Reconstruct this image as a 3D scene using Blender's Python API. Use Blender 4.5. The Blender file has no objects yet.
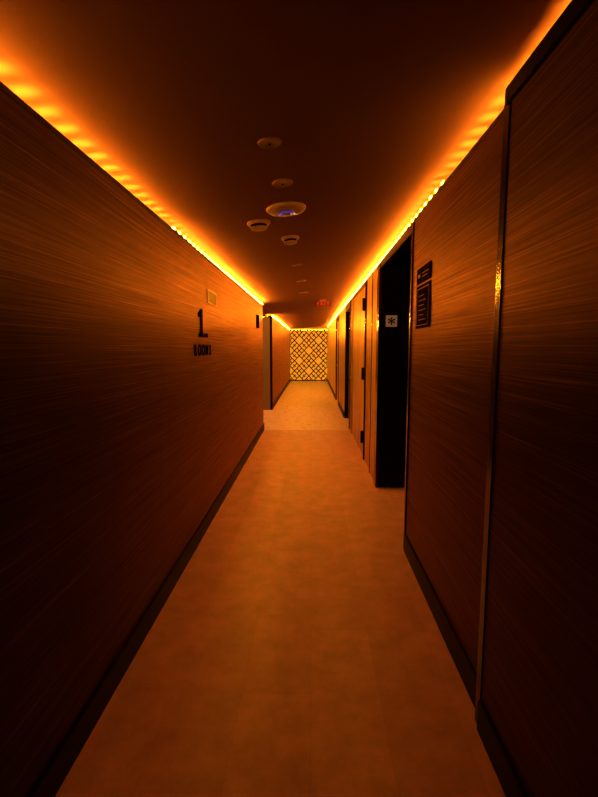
import bpy, bmesh, math
from mathutils import Vector, Matrix
S=bpy.context.scene
S.view_settings.view_transform='Standard'
COL=S.collection
R=math.radians
# ---------------- materials ----------------
def newmat(n):
    m=bpy.data.materials.new(n); m.use_nodes=True
    nt=m.node_tree; return m,nt,nt.nodes,nt.links,nt.nodes['Principled BSDF']
def plain(n,c,rough=.5,metal=0,spec=.5,emit=None,es=0,noise=.0):
    m,nt,N,L,b=newmat(n)
    b.inputs['Base Color'].default_value=(*c,1); b.inputs['Roughness'].default_value=rough
    b.inputs['Metallic'].default_value=metal; b.inputs['Specular IOR Level'].default_value=spec
    if emit:
        b.inputs['Emission Color'].default_value=(*emit,1); b.inputs['Emission Strength'].default_value=es
    tc=N.new('ShaderNodeTexCoord'); no=N.new('ShaderNodeTexNoise'); no.inputs['Scale'].default_value=60
    mr=N.new('ShaderNodeMapRange'); mr.inputs['To Min'].default_value=max(0,rough-.05); mr.inputs['To Max'].default_value=min(1,rough+.05)
    L.new(tc.outputs['Object'],no.inputs['Vector']); L.new(no.outputs['Fac'],mr.inputs['Value']); L.new(mr.outputs[0],b.inputs['Roughness'])
    return m
def wallpaper(n,c1,c2,c3,rough=.42,scale=(3,1.1,150),bump=.3,gloss=(1,.5,.45),ior=1.4,gk=1.0,gr=(.55,1.5)):
    m,nt,N,L,b=newmat(n)
    tc=N.new('ShaderNodeTexCoord'); mp=N.new('ShaderNodeMapping'); mp.inputs['Scale'].default_value=scale
    no=N.new('ShaderNodeTexNoise'); no.inputs['Scale'].default_value=1; no.inputs['Detail'].default_value=5; no.inputs['Roughness'].default_value=.7
    L.new(tc.outputs['Object'],mp.inputs[0]); L.new(mp.outputs[0],no.inputs['Vector'])
    cr=N.new('ShaderNodeValToRGB'); E=cr.color_ramp.elements; E[0].position=.34; E[1].position=.58
    E[0].color=(*c1,1); E[1].color=(*c2,1); e=E.new(.70); e.color=(*c3,1)
    L.new(no.outputs['Fac'],cr.inputs[0]); L.new(cr.outputs[0],b.inputs['Base Color'])
    bp=N.new('ShaderNodeBump'); bp.inputs['Strength'].default_value=bump; bp.inputs['Distance'].default_value=.002
    L.new(no.outputs['Fac'],bp.inputs['Height']); L.new(bp.outputs[0],b.inputs['Normal'])
    b.inputs['Roughness'].default_value=.8; b.inputs['Specular IOR Level'].default_value=0
    g=N.new('ShaderNodeBsdfGlossy'); g.inputs['Color'].default_value=(*gloss,1); g.inputs['Roughness'].default_value=rough; L.new(bp.outputs[0],g.inputs['Normal'])
    fr=N.new('ShaderNodeFresnel'); fr.inputs['IOR'].default_value=ior
    k=N.new('ShaderNodeMath'); k.operation='MULTIPLY'; k.inputs[1].default_value=gk; L.new(fr.outputs[0],k.inputs[0])
    # fibre-dependent gloss: raised threads shine more
    mr=N.new('ShaderNodeMapRange'); mr.inputs['From Min'].default_value=.35; mr.inputs['From Max'].default_value=.7; mr.inputs['To Min'].default_value=gr[0]; mr.inputs['To Max'].default_value=gr[1]
    L.new(no.outputs['Fac'],mr.inputs['Value'])
    k2=N.new('ShaderNodeMath'); k2.operation='MULTIPLY'; k2.use_clamp=True; L.new(k.outputs[0],k2.inputs[0]); L.new(mr.outputs[0],k2.inputs[1])
    mx=N.new('ShaderNodeMixShader'); L.new(k2.outputs[0],mx.inputs[0]); L.new(b.outputs[0],mx.inputs[1]); L.new(g.outputs[0],mx.inputs[2])
    L.new(mx.outputs[0],N['Material Output'].inputs[0])
    return m
WALL=wallpaper('woven_wallcovering',(.010,.004,.005),(.022,.009,.010),(.12,.052,.05),.42,(6,1.1,230),.14,(1,.60,.58),1.35,.6,(.6,1.5))
DOORW=wallpaper('door_veneer',(.32,.20,.15),(.42,.27,.2),(.50,.32,.24),.35,(40,12,1.2),.1,(1,.75,.65),1.4,.7)
BLACK=plain('black_lacquer',(.003,.002,.002),.4,spec=.08)
TRIM=plain('dark_bronze_trim',(.012,.007,.006),.18,.3,spec=.5)
BASE=plain('dark_baseboard',(.005,.0024,.002),.45,spec=.06)
CEILM=plain('painted_ceiling',(.165,.085,.09),.85,spec=.0)
COVE=plain('cove_paint',(.30,.2,.12),.8,spec=.1)
def floor_mat(n,c1,c2,mort,rough,bw,rh,ms,nz,lo):
    m,nt,N,L,b=newmat(n)
    tc=N.new('ShaderNodeTexCoord'); mp=N.new('ShaderNodeMapping'); mp.inputs['Rotation'].default_value=(0,0,R(90))
    br=N.new('ShaderNodeTexBrick'); br.inputs['Scale'].default_value=1; br.inputs['Brick Width'].default_value=bw; br.inputs['Row Height'].default_value=rh
    br.inputs['Mortar Size'].default_value=ms; br.inputs['Mortar Smooth'].default_value=.3
    br.inputs['Color1'].default_value=(*c1,1); br.inputs['Color2'].default_value=(*c2,1); br.inputs['Mortar'].default_value=(*mort,1)
    L.new(tc.outputs['Object'],mp.inputs[0]); L.new(mp.outputs[0],br.inputs['Vector'])
    no=N.new('ShaderNodeTexNoise'); no.inputs['Scale'].default_value=nz; no.inputs['Detail'].default_value=8; no.inputs['Roughness'].default_value=.72
    L.new(tc.outputs['Object'],no.inputs['Vector'])
    mr=N.new('ShaderNodeMapRange'); mr.inputs['From Min'].default_value=.3; mr.inputs['From Max'].default_value=.7; mr.inputs['To Min'].default_value=lo; mr.inputs['To Max'].default_value=1.08
    L.new(no.outputs['Fac'],mr.inputs['Value'])
    mx=N.new('ShaderNodeVectorMath'); mx.operation='SCALE'
    L.new(br.outputs['Color'],mx.inputs[0]); L.new(mr.outputs[0],mx.inputs['Scale']); L.new(mx.outputs[0],b.inputs['Base Color'])
    m2=N.new('ShaderNodeMapRange'); m2.inputs['To Min'].default_value=rough-.08; m2.inputs['To Max'].default_value=rough+.1
    L.new(no.outputs['Fac'],m2.inputs['Value']); L.new(m2.outputs[0],b.inputs['Roughness'])
    bp=N.new('ShaderNodeBump'); bp.inputs['Strength'].default_value=.12; bp.inputs['Distance'].default_value=.003
    L.new(no.outputs['Fac'],bp.inputs['Height']); L.new(bp.outputs[0],b.inputs['Normal'])
    return m
FLOOR=floor_mat('vinyl_plank_floor',(.88,.55,.95),(.79,.485,.88),(.75,.45,.82),.36,.9,.3,.0025,6,.66)
TILE=floor_mat('stone_tile_floor',(.94,.74,.95),(.91,.71,.9),(.80,.6,.8),.28,.6,.6,.006,9,.88)
def led_mat(n,axis,strength,period=.1,grad=False,contrast=.004):
    m,nt,N,L,b=newmat(n)
    tc=N.new('ShaderNodeNewGeometry'); sp=N.new('ShaderNodeSeparateXYZ'); L.new(tc.outputs['Position'],sp.inputs[0])
    a=N.new('ShaderNodeMath'); a.operation='MULTIPLY'; a.inputs[1].default_value=2*math.pi/period; L.new(sp.outputs[axis],a.inputs[0])
    s=N.new('ShaderNodeMath'); s.operation='SINE'; L.new(a.outputs[0],s.inputs[0])
    mr=N.new('ShaderNodeMapRange'); mr.inputs['From Min'].default_value=.1; mr.inputs['From Max'].default_value=1; mr.inputs['To Min'].default_value=strength*contrast; mr.inputs['To Max'].default_value=strength*3.4
    L.new(s.outputs[0],mr.inputs['Value'])
    if grad:
        g=N.new('ShaderNodeMapRange'); g.inputs['From Min'].default_value=2.5; g.inputs['From Max'].default_value=8.5; g.inputs['To Min'].default_value=.5; g.inputs['To Max'].default_value=4.0
        L.new(sp.outputs[1],g.inputs['Value'])
        k=N.new('ShaderNodeMath'); k.operation='MULTIPLY'; L.new(mr.outputs[0],k.inputs[0]); L.new(g.outputs[0],k.inputs[1]); L.new(k.outputs[0],b.inputs['Emission Strength'])
    else: L.new(mr.outputs[0],b.inputs['Emission Strength'])
    b.inputs['Emission Color'].default_value=(1,.29,.009,1); b.inputs['Base Color'].default_value=(.5,.3,.1,1)
    return m
LEDS=205
LEDY=led_mat('amber_led_strip',1,LEDS,.12,True)
LEDN=led_mat('amber_led_strip_recessed',1,LEDS*.66,.12)
LEDX=led_mat('amber_led_strip_cross',0,LEDS*.3,.15)
# ---------------- mesh helpers ----------------
def finish(name,bm,mat,parent=None,smooth=False,**kw):
    bmesh.ops.recalc_face_normals(bm,faces=bm.faces)
    me=bpy.data.meshes.new(name); bm.to_mesh(me); bm.free()
    if smooth:
        for p in me.polygons: p.use_smooth=True
    if mat: me.materials.append(mat)
    o=bpy.data.objects.new(name,me); COL.objects.link(o)
    if parent: o.parent=parent
    for k,v in kw.items(): o[k]=v
    return o
def addbox(bm,x0,x1,y0,y1,z0,z1):
    if callable(z1): a=[z1(x0),z1(x1)]
    else: a=[z1,z1]
    if callable(z0): c=[z0(x0),z0(x1)]
    else: c=[z0,z0]
    v=[bm.verts.new(p) for p in [(x0,y0,c[0]),(x1,y0,c[1]),(x1,y1,c[1]),(x0,y1,c[0]),(x0,y0,a[0]),(x1,y0,a[1]),(x1,y1,a[1]),(x0,y1,a[0])]]
    for f in [(0,3,2,1),(4,5,6,7),(0,1,5,4),(1,2,6,5),(2,3,7,6),(3,0,4,7)]: bm.faces.new([v[i] for i in f])
def box(name,x0,x1,y0,y1,z0,z1,mat,parent=None,bevel=0,**kw):
    bm=bmesh.new(); addbox(bm,x0,x1,y0,y1,z0,z1)
    if bevel: bmesh.ops.bevel(bm,geom=bm.edges[:]+bm.verts[:],offset=bevel,segments=2,affect='EDGES')
    return finish(name,bm,mat,parent,**kw)
def struct(name,*a,**k): return box(name,*a,kind='structure',**k)
def lathe(name,prof,mat,parent=None,seg=40,**kw):
    bm=bmesh.new(); rings=[]
    for r,z in prof:
        if r<1e-6: rings.append([bm.verts.new((0,0,z))])
        else: rings.append([bm.verts.new((r*math.cos(2*math.pi*i/seg),r*math.sin(2*math.pi*i/seg),z)) for i in range(seg)])
    for a,b in zip(rings,rings[1:]):
        for i in range(seg):
            j=(i+1)%seg
            if len(a)==1 and len(b)==1: continue
            if len(a)==1: bm.faces.new([a[0],b[i],b[j]])
            elif len(b)==1: bm.faces.new([a[i],a[j],b[0]])
            else: bm.faces.new([a[i],a[j],b[j],b[i]])
    return finish(name,bm,mat,parent,smooth=True,**kw)
def letters(s,size,pitch,mat,depth,bold,parent,origin,sx=1,rot=(0,0,0)):
    n=len(s)
    for i,ch in enumerate(s):
        cu=bpy.data.curves.new('letter','FONT'); cu.body=ch; cu.size=size; cu.extrude=depth/2; cu.offset=bold
        cu.align_x='CENTER'; cu.align_y='CENTER'
        t=bpy.data.objects.new('tmp',cu); COL.objects.link(t)
        dg=bpy.context.evaluated_depsgraph_get(); me=bpy.data.meshes.new_from_object(t.evaluated_get(dg))
        bpy.data.objects.remove(t); me.name='letter'; me.materials.clear(); me.materials.append(mat)
        me.transform(Matrix.Diagonal((sx,1,1,1)))
        o=bpy.data.objects.new('letter',me); COL.objects.link(o); o.parent=parent
        o.location=(origin[0]+(i-(n-1)/2)*pitch,origin[1],origin[2]); o.rotation_euler=rot
def prism(name,pts,z0,z1,mat,parent):
    bm=bmesh.new(); a=[bm.verts.new((x,y,z0)) for x,y in pts]; b=[bm.verts.new((x,y,z1)) for x,y in pts]
    n=len(pts); bm.faces.new(a); bm.faces.new(b)
    for i in range(n): bm.faces.new([a[i],a[(i+1)%n],b[(i+1)%n],b[i]])
    return finish(name,bm,mat,parent)
def empty(name,loc,rot=(0,0,0),**kw):
    o=bpy.data.objects.new(name,None); o.empty_display_size=.1; o.location=loc; o.rotation_euler=rot; COL.objects.link(o)
    for k,v in kw.items(): o[k]=v
    return o
zc=lambda x:2.362+.083*x
XL,XR=-.87,.70
TL,TR=2.235,2.365      # wall panel tops
Y0=-.6; YE=20.0
# ---------------- floor / ceiling ----------------
struct('floor',-2.4,2.2,Y0-.1,8.06,-.1,0,FLOOR)
struct('floor.001',-2.4,2.2,8.06,YE+.3,-.1,0.0,TILE)
struct('ceiling',-1.12,1.0,Y0-.1,YE+.3,zc,lambda x:zc(x)+.1,CEILM)
# ---------------- left ----------------
struct('wall_left',XL-.08,XL,Y0,8.06,0,TL,WALL)
struct('wall_left.001',-1.0,-.965,Y0,8.06,0,zc(-1.0)+.05,COVE)
struct('trim_1',XL-.001,XL+.002,Y0,8.06,TL-.02,TL,BLACK)
struct('baseboard_left',XL,XL+.015,Y0,8.06,0,.125,BASE,bevel=.003)
# recess after wall end
XF=-.95
GB=plain('muted_door_frame',(.20,.16,.14),.5,spec=.3)
struct('wall_left.002',-2.3,-1.0,8.0,8.06,0,2.5,WALL)
struct('wall_left.003',-2.4,-2.3,8.0,10.8,0,2.5,WALL)
struct('wall_left.004',-2.3,XF-.09,10.7,10.8,0,2.2,WALL)
struct('ceiling.001',-2.4,-1.12,8.0,10.9,2.27,2.4,CEILM)
struct('wall_left.005',XF-.08,XF,10.72,YE,0,TL,WALL)
struct('wall_left.006',XF-.14,XF-.11,10.8,YE,0,zc(-1.1)+.05,COVE)
struct('baseboard_left.001',XF,XF+.015,10.72,YE,0,.125,BASE,bevel=.003)
struct('trim_2',XF-.035,XF+.02,10.66,10.72,0,TL,BLACK)
struct('trim_20',XF-.30,XF-.035,10.66,10.70,0,TL-.05,GB)
# ---------------- right ----------------
XN=XR-.030
struct('wall_right',XN,XR+.07,Y0,1.65,0,TR-.03,WALL)
struct('trim_3',XN-.014,XR+.01,Y0,1.66,TR-.045,TR+.008,BLACK)
struct('wall_right.001',XR,XR+.08,1.65,3.23,0,TR,WALL)
struct('trim_4',XN-.006,XR+.01,1.635,1.685,.0,TR,TRIM,bevel=.003)
struct('trim_6',XR-.002,XR+.001,1.685,3.23,TR-.02,TR,BLACK)
struct('wall_right.002',XR+.115,XR+.15,Y0,3.23,0,zc(XR+.15)+.05,COVE)
struct('baseboard_right',XN-.015,XN,Y0,1.635,0,.135,BASE,bevel=.003)
struct('baseboard_right.001',XR-.015,XR,1.685,3.2,0,.135,BASE,bevel=.003)
# opening 3.23-4.7
struct('trim_7',XR-.012,XR+.1,3.20,3.24,0,TR-.02,TRIM,bevel=.003)
struct('trim_8',XR-.001,XR+.1,3.24,4.7,TR-.07,TR,BLACK)
struct('wall_right.003',XR+.1,2.2,3.18,3.24,0,2.42,BLACK)
struct('wall_right.004',2.1,2.2,3.24,4.8,0,2.42,BLACK)
struct('wall_right.005',XR+.02,2.2,4.72,4.84,0,TR-.05,BLACK)
struct('ceiling.002',XR+.1,2.2,3.2,4.84,TR-.05,TR+0.0,BLACK)
struct('wall_right.014',XR+.115,XR+.15,3.23,YE,TR,zc(XR+.15)+.05,COVE)
struct('trim_9',XR-.014,XR+.02,4.70,4.86,0,TR-.02,TRIM,bevel=.004)
struct('wall_right.006',XR,XR+.1,4.86,5.30,0,TR,DOORW)
struct('wall_right.007',XR+.01,XR+.1,5.30,5.95,0,TR,DOORW)
struct('trim_10',XR-.008,XR+.03,5.27,5.30,0,TR-.02,TRIM)
struct('trim_11',XR-.012,XR+.03,5.90,5.95,0,TR-.02,TRIM)
# door 1
def door(n,y0,y1,x,mat,ztop,hy,hinge=None):
    d=box(f'door_{n}',x,x+.045,y0,y1,.01,ztop,mat,kind='structure',bevel=.003)
    h=bmesh.new(); addbox(h,x-.006,x,hy-.03,hy+.03,.9,1.1); addbox(h,x-.05,x-.006,hy-.01,hy+.01,.98,1.0)
    s=-1 if hy>(y0+y1)/2 else 1
    addbox(h,x-.06,x-.045,min(hy,hy+s*.13),max(hy,hy+s*.13),.977,1.003)
    bmesh.ops.bevel(h,geom=h.edges[:],offset=.002,segments=2,affect='EDGES')
    finish('door_handle',h,STEEL,d)
    if hinge:
        for z in (.3,1.15,2.05):
            q=lathe('hinge',[(0,-.08),(.022,-.08),(.022,.08),(0,.08)],BLACK,d,seg=12); q.location=(x-.028,hinge,z)
    return d
STEEL=plain('brushed_bronze',(.45,.33,.22),.3,1)
door(1,5.96,7.75,XR+.008,DOORW,TR-.06,7.6,5.98)
struct('wall_right.008',XR+.06,XR+.1,5.95,7.76,0,TR,BLACK)
struct('trim_12',XR,XR+.06,5.95,7.76,TR-.055,TR,TRIM)
struct('trim_13',XR-.012,XR+.05,7.76,7.84,0,TR-.02,DOORW)
struct('wall_right.009',XR,XR+.1,7.84,8.2,0,TR,WALL)
struct('trim_14',XR-.012,XR+.06,8.2,8.28,0,TR-.02,TRIM)
struct('wall_right.010',XR+.2,XR+.26,8.2,9.5,0,TR,BLACK)
door(2,8.3,9.45,XR+.15,BLACK,2.2,8.45)
struct('trim_15',XR,XR+.2,8.28,9.44,2.22,TR,BLACK)
struct('trim_16',XR+.001,XR+.2,9.44,9.52,0,TR-.02,BLACK)
struct('wall_right.011',XR,XR+.1,9.52,11.6,0,TR,DOORW)
struct('trim_17',XR-.016,XR+.03,11.6,11.7,0,TR-.02,TRIM)
door(3,11.7,12.75,XR+.02,DOORW,2.2,12.6)
struct('wall_right.012',XR+.07,XR+.1,11.7,12.76,0,TR,BLACK)
struct('trim_18',XR,XR+.07,11.7,12.76,2.21,TR,TRIM)
struct('trim_19',XR-.016,XR+.03,12.76,12.86,0,TR-.02,TRIM)
struct('wall_right.013',XR,XR+.1,12.86,YE,0,TR,DOORW)
struct('baseboard_right.002',XR-.015,XR,9.52,11.6,0,.125,BASE)
struct('baseboard_right.003',XR-.015,XR,12.86,YE,0,.125,BASE)
# end / back
struct('wall_end',-2.3,2.2,YE+.1,YE+.2,0,2.6,COVE)
struct('wall_back',-1.2,1.1,Y0-.1,Y0,0,2.6,BLACK)
# ---------------- LED strips ----------------
def strip(x0,x1,y0,y1,z,mat,lab):
    e=empty('led_strip',((x0+x1)/2,(y0+y1)/2,z),label=lab,category='strip light',group='amber cove strip lights')
    cx,cy=(x0+x1)/2,(y0+y1)/2
    box('channel',x0-cx,x1-cx,y0-cy,y1-cy,0,.004,BLACK,e)
    box('diffuser',x0-cx,x1-cx,y0-cy,y1-cy,.004,.015,mat,e)
    return e
YS=2.9
strip(XL-.031,XL-.020,.8,YS,TL,LEDN,'amber LED strip tucked behind the lip of the woven wall')
strip(XL-.008,XL+.003,YS+.01,8.06,TL,LEDY,'amber LED strip glowing in the ceiling cove above the woven wall')
strip(XF-.008,XF+.003,10.9,YE-.6,TL,LEDY,'amber LED strip glowing in the cove beside the tiled hall')
strip(XR+.024,XR+.035,.8,1.64,TR-.02,LEDN,'amber LED strip in the cove above the protruding panel')
strip(XR+.018,XR+.029,1.69,YS-.4,TR,LEDN,'amber LED strip tucked behind the wall lip beside the seam')
strip(XR-.003,XR+.008,YS-.39,YE-.6,TR,LEDY,'amber LED strip glowing in the cove above the doors')
strip(-2.2,-1.1,10.74,10.755,2.2,LEDX,'short amber LED strip above the black recess wall')
# unseen lights added in the side lobby to brighten the tiled floor
DL=plain('added_light_lens',(.8,.6,.4),.4,emit=(1,.40,.10),es=80)
RIM=plain('added_light_rim',(.2,.15,.12),.4,.5)
for px,py in((-1.45,8.8),(-1.45,9.9)):
    d=empty('added_lobby_light',(px,py,2.27),label='small round warm light added out of view in the side lobby ceiling to brighten the tiles',category='downlight',group='added side lobby lights')
    lathe('rim',[(.09,0),(.11,0),(.11,-.006),(.09,-.006),(.09,0)],RIM,d,seg=24)
    lathe('lens',[(0,-.003),(.09,-.003)],DL,d,seg=24)
# ---------------- end lattice screen ----------------
LATT=plain('bronze_lattice',(.03,.008,.002),.8,spec=.0)
PANEL=plain('backlit_panel',(.03,.008,.001),.8,spec=0,emit=(1,.31,.015),es=.95)
scr=empty('lattice_screen',(-.12,YE,0),label='backlit bronze geometric lattice screen closing the corridor end',category='screen')
box('backing_panel',-.86,.86,.03,.06,.0,2.24,PANEL,scr)
bm=bmesh.new()
W,H=.85,2.24; t=.043; c=.425
def seg(bm,p,q,t):
    p=Vector(p);q=Vector(q);d=(q-p).normalized();n=Vector((-d.y,d.x))*t/2
    pts=[p+n,q+n,q-n,p-n]
    v=[bm.verts.new((a.x,y,a.y)) for y in (0,.02) for a in pts]
    for f in [(0,1,2,3),(7,6,5,4),(0,4,5,1),(1,5,6,2),(2,6,7,3),(3,7,4,0)]: bm.faces.new([v[i] for i in f])
nx,nz=4,5; cx=2*W/nx; cz=H/nz
for i in range(nx):
    for j in range(nz):
        ox=-W+(i+.5)*cx; oz=(j+.5)*cz
        hx,hz=cx/2,cz/2
        D=[(ox-hx,oz),(ox,oz+hz),(ox+hx,oz),(ox,oz-hz)]
        for a in range(4): seg(bm,D[a],D[(a+1)%4],t)
        fl=1 if (i+j)%2 else -1
        seg(bm,(ox-hx*.5,oz-fl*hz*.5),(ox+hx*.5,oz+fl*hz*.5),t)
        seg(bm,(ox-hx*.25,oz+fl*hz*.25),(ox+hx*.25,oz-fl*hz*.25),t)
        for sx in(-1,1):
            for sz in(-1,1):
                if sx*sz==fl: continue
                seg(bm,(ox+sx*hx*.5,oz+sz*hz*.5),(ox+sx*hx,oz+sz*hz),t)
for a,b in (((-W,0.02),(-W,H-.02)),((W,0.02),(W,H-.02)),((-W,.02),(W,.02)),((-W,H-.02),(W,H-.02))): seg(bm,a,b,.04)
finish('lattice',bm,LATT,scr)
strip(-.95,.68,YE+.045,YE+.058,2.2401,LEDX,'short amber LED strip across the top of the lattice screen')
# ---------------- ceiling devices ----------------
WHITE=plain('white_plastic',(.26,.17,.15),.45,spec=.3)
GREY=plain('grey_plate',(.20,.11,.10),.5,spec=.2)
BLUE=plain('blue_indicator',(.02,.02,.3),.4,emit=(.12,.10,1),es=.2)
DARKP=plain('dark_plastic',(.003,.002,.002),.8,spec=.0)
tilt=(0,-math.atan(.083),0)
def dev(name,x,y,lab,cat,**k): return empty(name,(x,y,zc(x)-.0005),tilt,label=lab,category=cat,**k)
def plate(x,y,r,lab):
    e=dev('ceiling_cover_plate',x,y,lab,'ceiling plate',group='round ceiling cover plates')
    lathe('plate',[(0,0),(r,0),(r*1.0,-.004),(r*.93,-.008),(r*.9,-.006),(0,-.007)],GREY,e)
    lathe('screw',[(0,-.006),(.006,-.007),(.005,-.010),(0,-.0105)],DARKP,e,seg=12)
plate(-.178,1.98,.05,'flat round brown cover plate on the dark ceiling')
plate(-.155,2.45,.055,'flat round pale-rimmed cover plate beside the large detector')
plate(-.158,4.8,.06,'small round cover plate on the ceiling')
plate(-.14,5.95,.06,'small round cover plate further along the ceiling')
plate(-.13,7.2,.08,'small round cover plate near the tiled hall')
e=dev('ceiling_speaker',-.16,2.88,'large white domed ceiling unit with a blue indicator ring','ceiling device')
lathe('housing',[(0,0),(.122,0),(.122,-.008),(.112,-.018),(.085,-.026),(.06,-.030),(0,-.031)],WHITE,e)
lathe('indicator_ring',[(.050,-.030),(.050,-.034),(.034,-.036),(.034,-.030)],BLUE,e)
lathe('cap',[(0,-.030),(.030,-.031),(.026,-.042),(0,-.045)],WHITE,e)
def smoke(x,y,r,lab):
    e=dev('smoke_detector',x,y,lab,'smoke detector',group='white ceiling smoke detectors')
    lathe('base',[(0,0),(r,0),(r,-.012),(r*.92,-.018),(0,-.018)],WHITE,e)
    lathe('vent',[(0,-.018),(r*.7,-.018),(r*.66,-.034),(0,-.034)],DARKP,e)
    lathe('cap',[(0,-.034),(r*.74,-.034),(r*.66,-.046),(r*.4,-.052),(0,-.053)],WHITE,e)
smoke(-.36,3.13,.078,'round white smoke detector beside the large domed unit')
smoke(-.17,3.62,.070,'round white smoke detector with dark vent slots')
# ---------------- floor number sign ----------------
fs=empty('floor_sign',(XL+.001,3.58,1.64),(R(90),0,R(90)),label='black raised numeral 1 above small rooms lettering on the wall',category='wall sign')
prism('numeral',[(-.11,-.062),(.06,-.062),(.06,-.038),(.005,-.038),(.005,.155),(-.03,.155),(-.12,.118),(-.12,.088),(-.05,.108),(-.05,-.038),(-.11,-.038)],0,.008,DARKP,fs)
box('numeral_mark',.11,.17,-.062,-.03,0,.008,DARKP,fs)
letters('ROOMS',.12,.122,DARKP,.004,.0025,fs,(.02,-.17,.003),1.0)
# small plaque above
FR=plain('plaque_frame',(.14,.07,.045),.6,.0,spec=.1)
FR2=plain('pale_plaque_frame',(.34,.19,.12),.5,.0,spec=.2)
PF=plain('plaque_plate',(.07,.035,.025),.5,spec=.2)
pl=empty('wall_plaque',(XL+.001,3.95,1.92),(R(90),0,R(90)),label='small framed rectangular plaque on the woven wall',category='wall plaque')
box('plate',-.17,.17,-.055,.055,0,.006,PF,pl,bevel=.002)
bm=bmesh.new()
for a in((-.175,.175,.046,.058),(-.175,.175,-.058,-.046),(-.175,-.16,-.058,.058),(.16,.175,-.058,.058)): addbox(bm,a[0],a[1],a[2],a[3],0,.008)
finish('frame',bm,FR2,pl)
# room sign at far end of left wall
rs=empty('room_sign',(XL+.001,7.2,1.9),(R(90),0,R(90)),label='small dark blade sign near the wall end',category='wall sign')
box('plate',-.1,.1,-.1,.1,0,.03,DARKP,rs,bevel=.003)
box('rim',-.11,.11,-.11,.11,-.0005,.008,FR,rs,bevel=.002)
# ---------------- evacuation sign (right) ----------------
PLT=plain('plaque_face',(.012,.006,.005),.7,spec=.0)
es=empty('evacuation_plan_sign',(XR-.001,2.88,1.79),(R(90),0,R(-90)),label='dark two-part directory sign with framed lower panel on wall',category='wall sign')
box('header_plate',-.17,.17,.115,.21,0,.009,PLT,es)
box('lower_plate',-.17,.17,-.17,.098,0,.009,PLT,es)
bm=bmesh.new()
for a in((-.15,.15,.075,.079),(-.15,.15,-.154,-.150),(-.15,-.144,-.154,.079),(.144,.15,-.154,.079)): addbox(bm,a[0],a[1],a[2],a[3],.0085,.0095)
finish('panel_frame',bm,FR,es)
bm=bmesh.new()
for k in range(6): addbox(bm,-.10,.08-.04*(k%2),-.12+.03*k,-.116+.03*k,.0085,.0095)
finish('plan_lines',bm,FR,es)
bm=bmesh.new(); addbox(bm,-.13,-.08,.15,.17,.0085,.0095); addbox(bm,-.02,.13,.166,.171,.0085,.0095); addbox(bm,-.02,.10,.145,.150,.0085,.0095)
finish('header_lines',bm,FR,es)
# ---------------- snowflake sign ----------------
SW=plain('sign_white',(.5,.44,.36),.5,emit=(1,.5,.22),es=.09)
sn=empty('ice_room_sign',(.82,4.719,1.765),(R(90),0,0),label='small pale square sign with dark six-armed snowflake on black wall',category='wall sign')
box('plate',-.058,.058,-.058,.058,0,.006,SW,sn,bevel=.002)
bm=bmesh.new()
for k in range(3):
    b2=bmesh.new(); addbox(b2,-.04,.04,-.006,.006,.0055,.009)
    b2.transform(Matrix.Rotation(R(30+60*k),4,'Z')); me=bpy.data.meshes.new('t'); b2.to_mesh(me); bm.from_mesh(me); b2.free()
    for s in (0,180):
        for w in(35,-35):
            b2=bmesh.new(); addbox(b2,0,.016,-.004,.004,.0055,.009)
            b2.transform(Matrix.Rotation(R(30+60*k+s),4,'Z')@Matrix.Translation((.02,0,0))@Matrix.Rotation(R(w),4,'Z'))
            me=bpy.data.meshes.new('t'); b2.to_mesh(me); bm.from_mesh(me); b2.free()
finish('snowflake',bm,BLACK,sn)
# ---------------- exit sign ----------------
RED=plain('red_glow',(.4,.01,.01),.5,emit=(1,.03,.01),es=.12)
EXB=plain('exit_housing',(.06,.015,.012),.6,spec=.1,emit=(1,.03,.01),es=.03)
ex=empty('exit_sign',(.21,8.6,zc(.21)),(0,0,0),label='dark ceiling-hung exit sign with dim red lettering',category='exit sign')
box('mount',-.06,.06,-.03,.03,-.035,.02,CEILM,ex)
box('body',-.15,.15,-.02,.02,-.12,-.033,EXB,ex,bevel=.004)
letters('EXIT',.085,.062,RED,.004,.0,ex,(0,-.022,-.077),1.0,(R(90),0,0))
# ---------------- world + camera ----------------
w=bpy.data.worlds.new('world'); S.world=w; w.use_nodes=True
w.node_tree.nodes['Background'].inputs[0].default_value=(0,0,0,1)
cam=bpy.data.cameras.new('camera'); co=bpy.data.objects.new('camera',cam); COL.objects.link(co)
cam.sensor_fit='HORIZONTAL'; cam.sensor_width=36; cam.lens=36*450/598; cam.clip_start=.02
co.location=(0,0,1.5); co.rotation_euler=(R(90-6.53),0,R(1.6)); S.camera=co
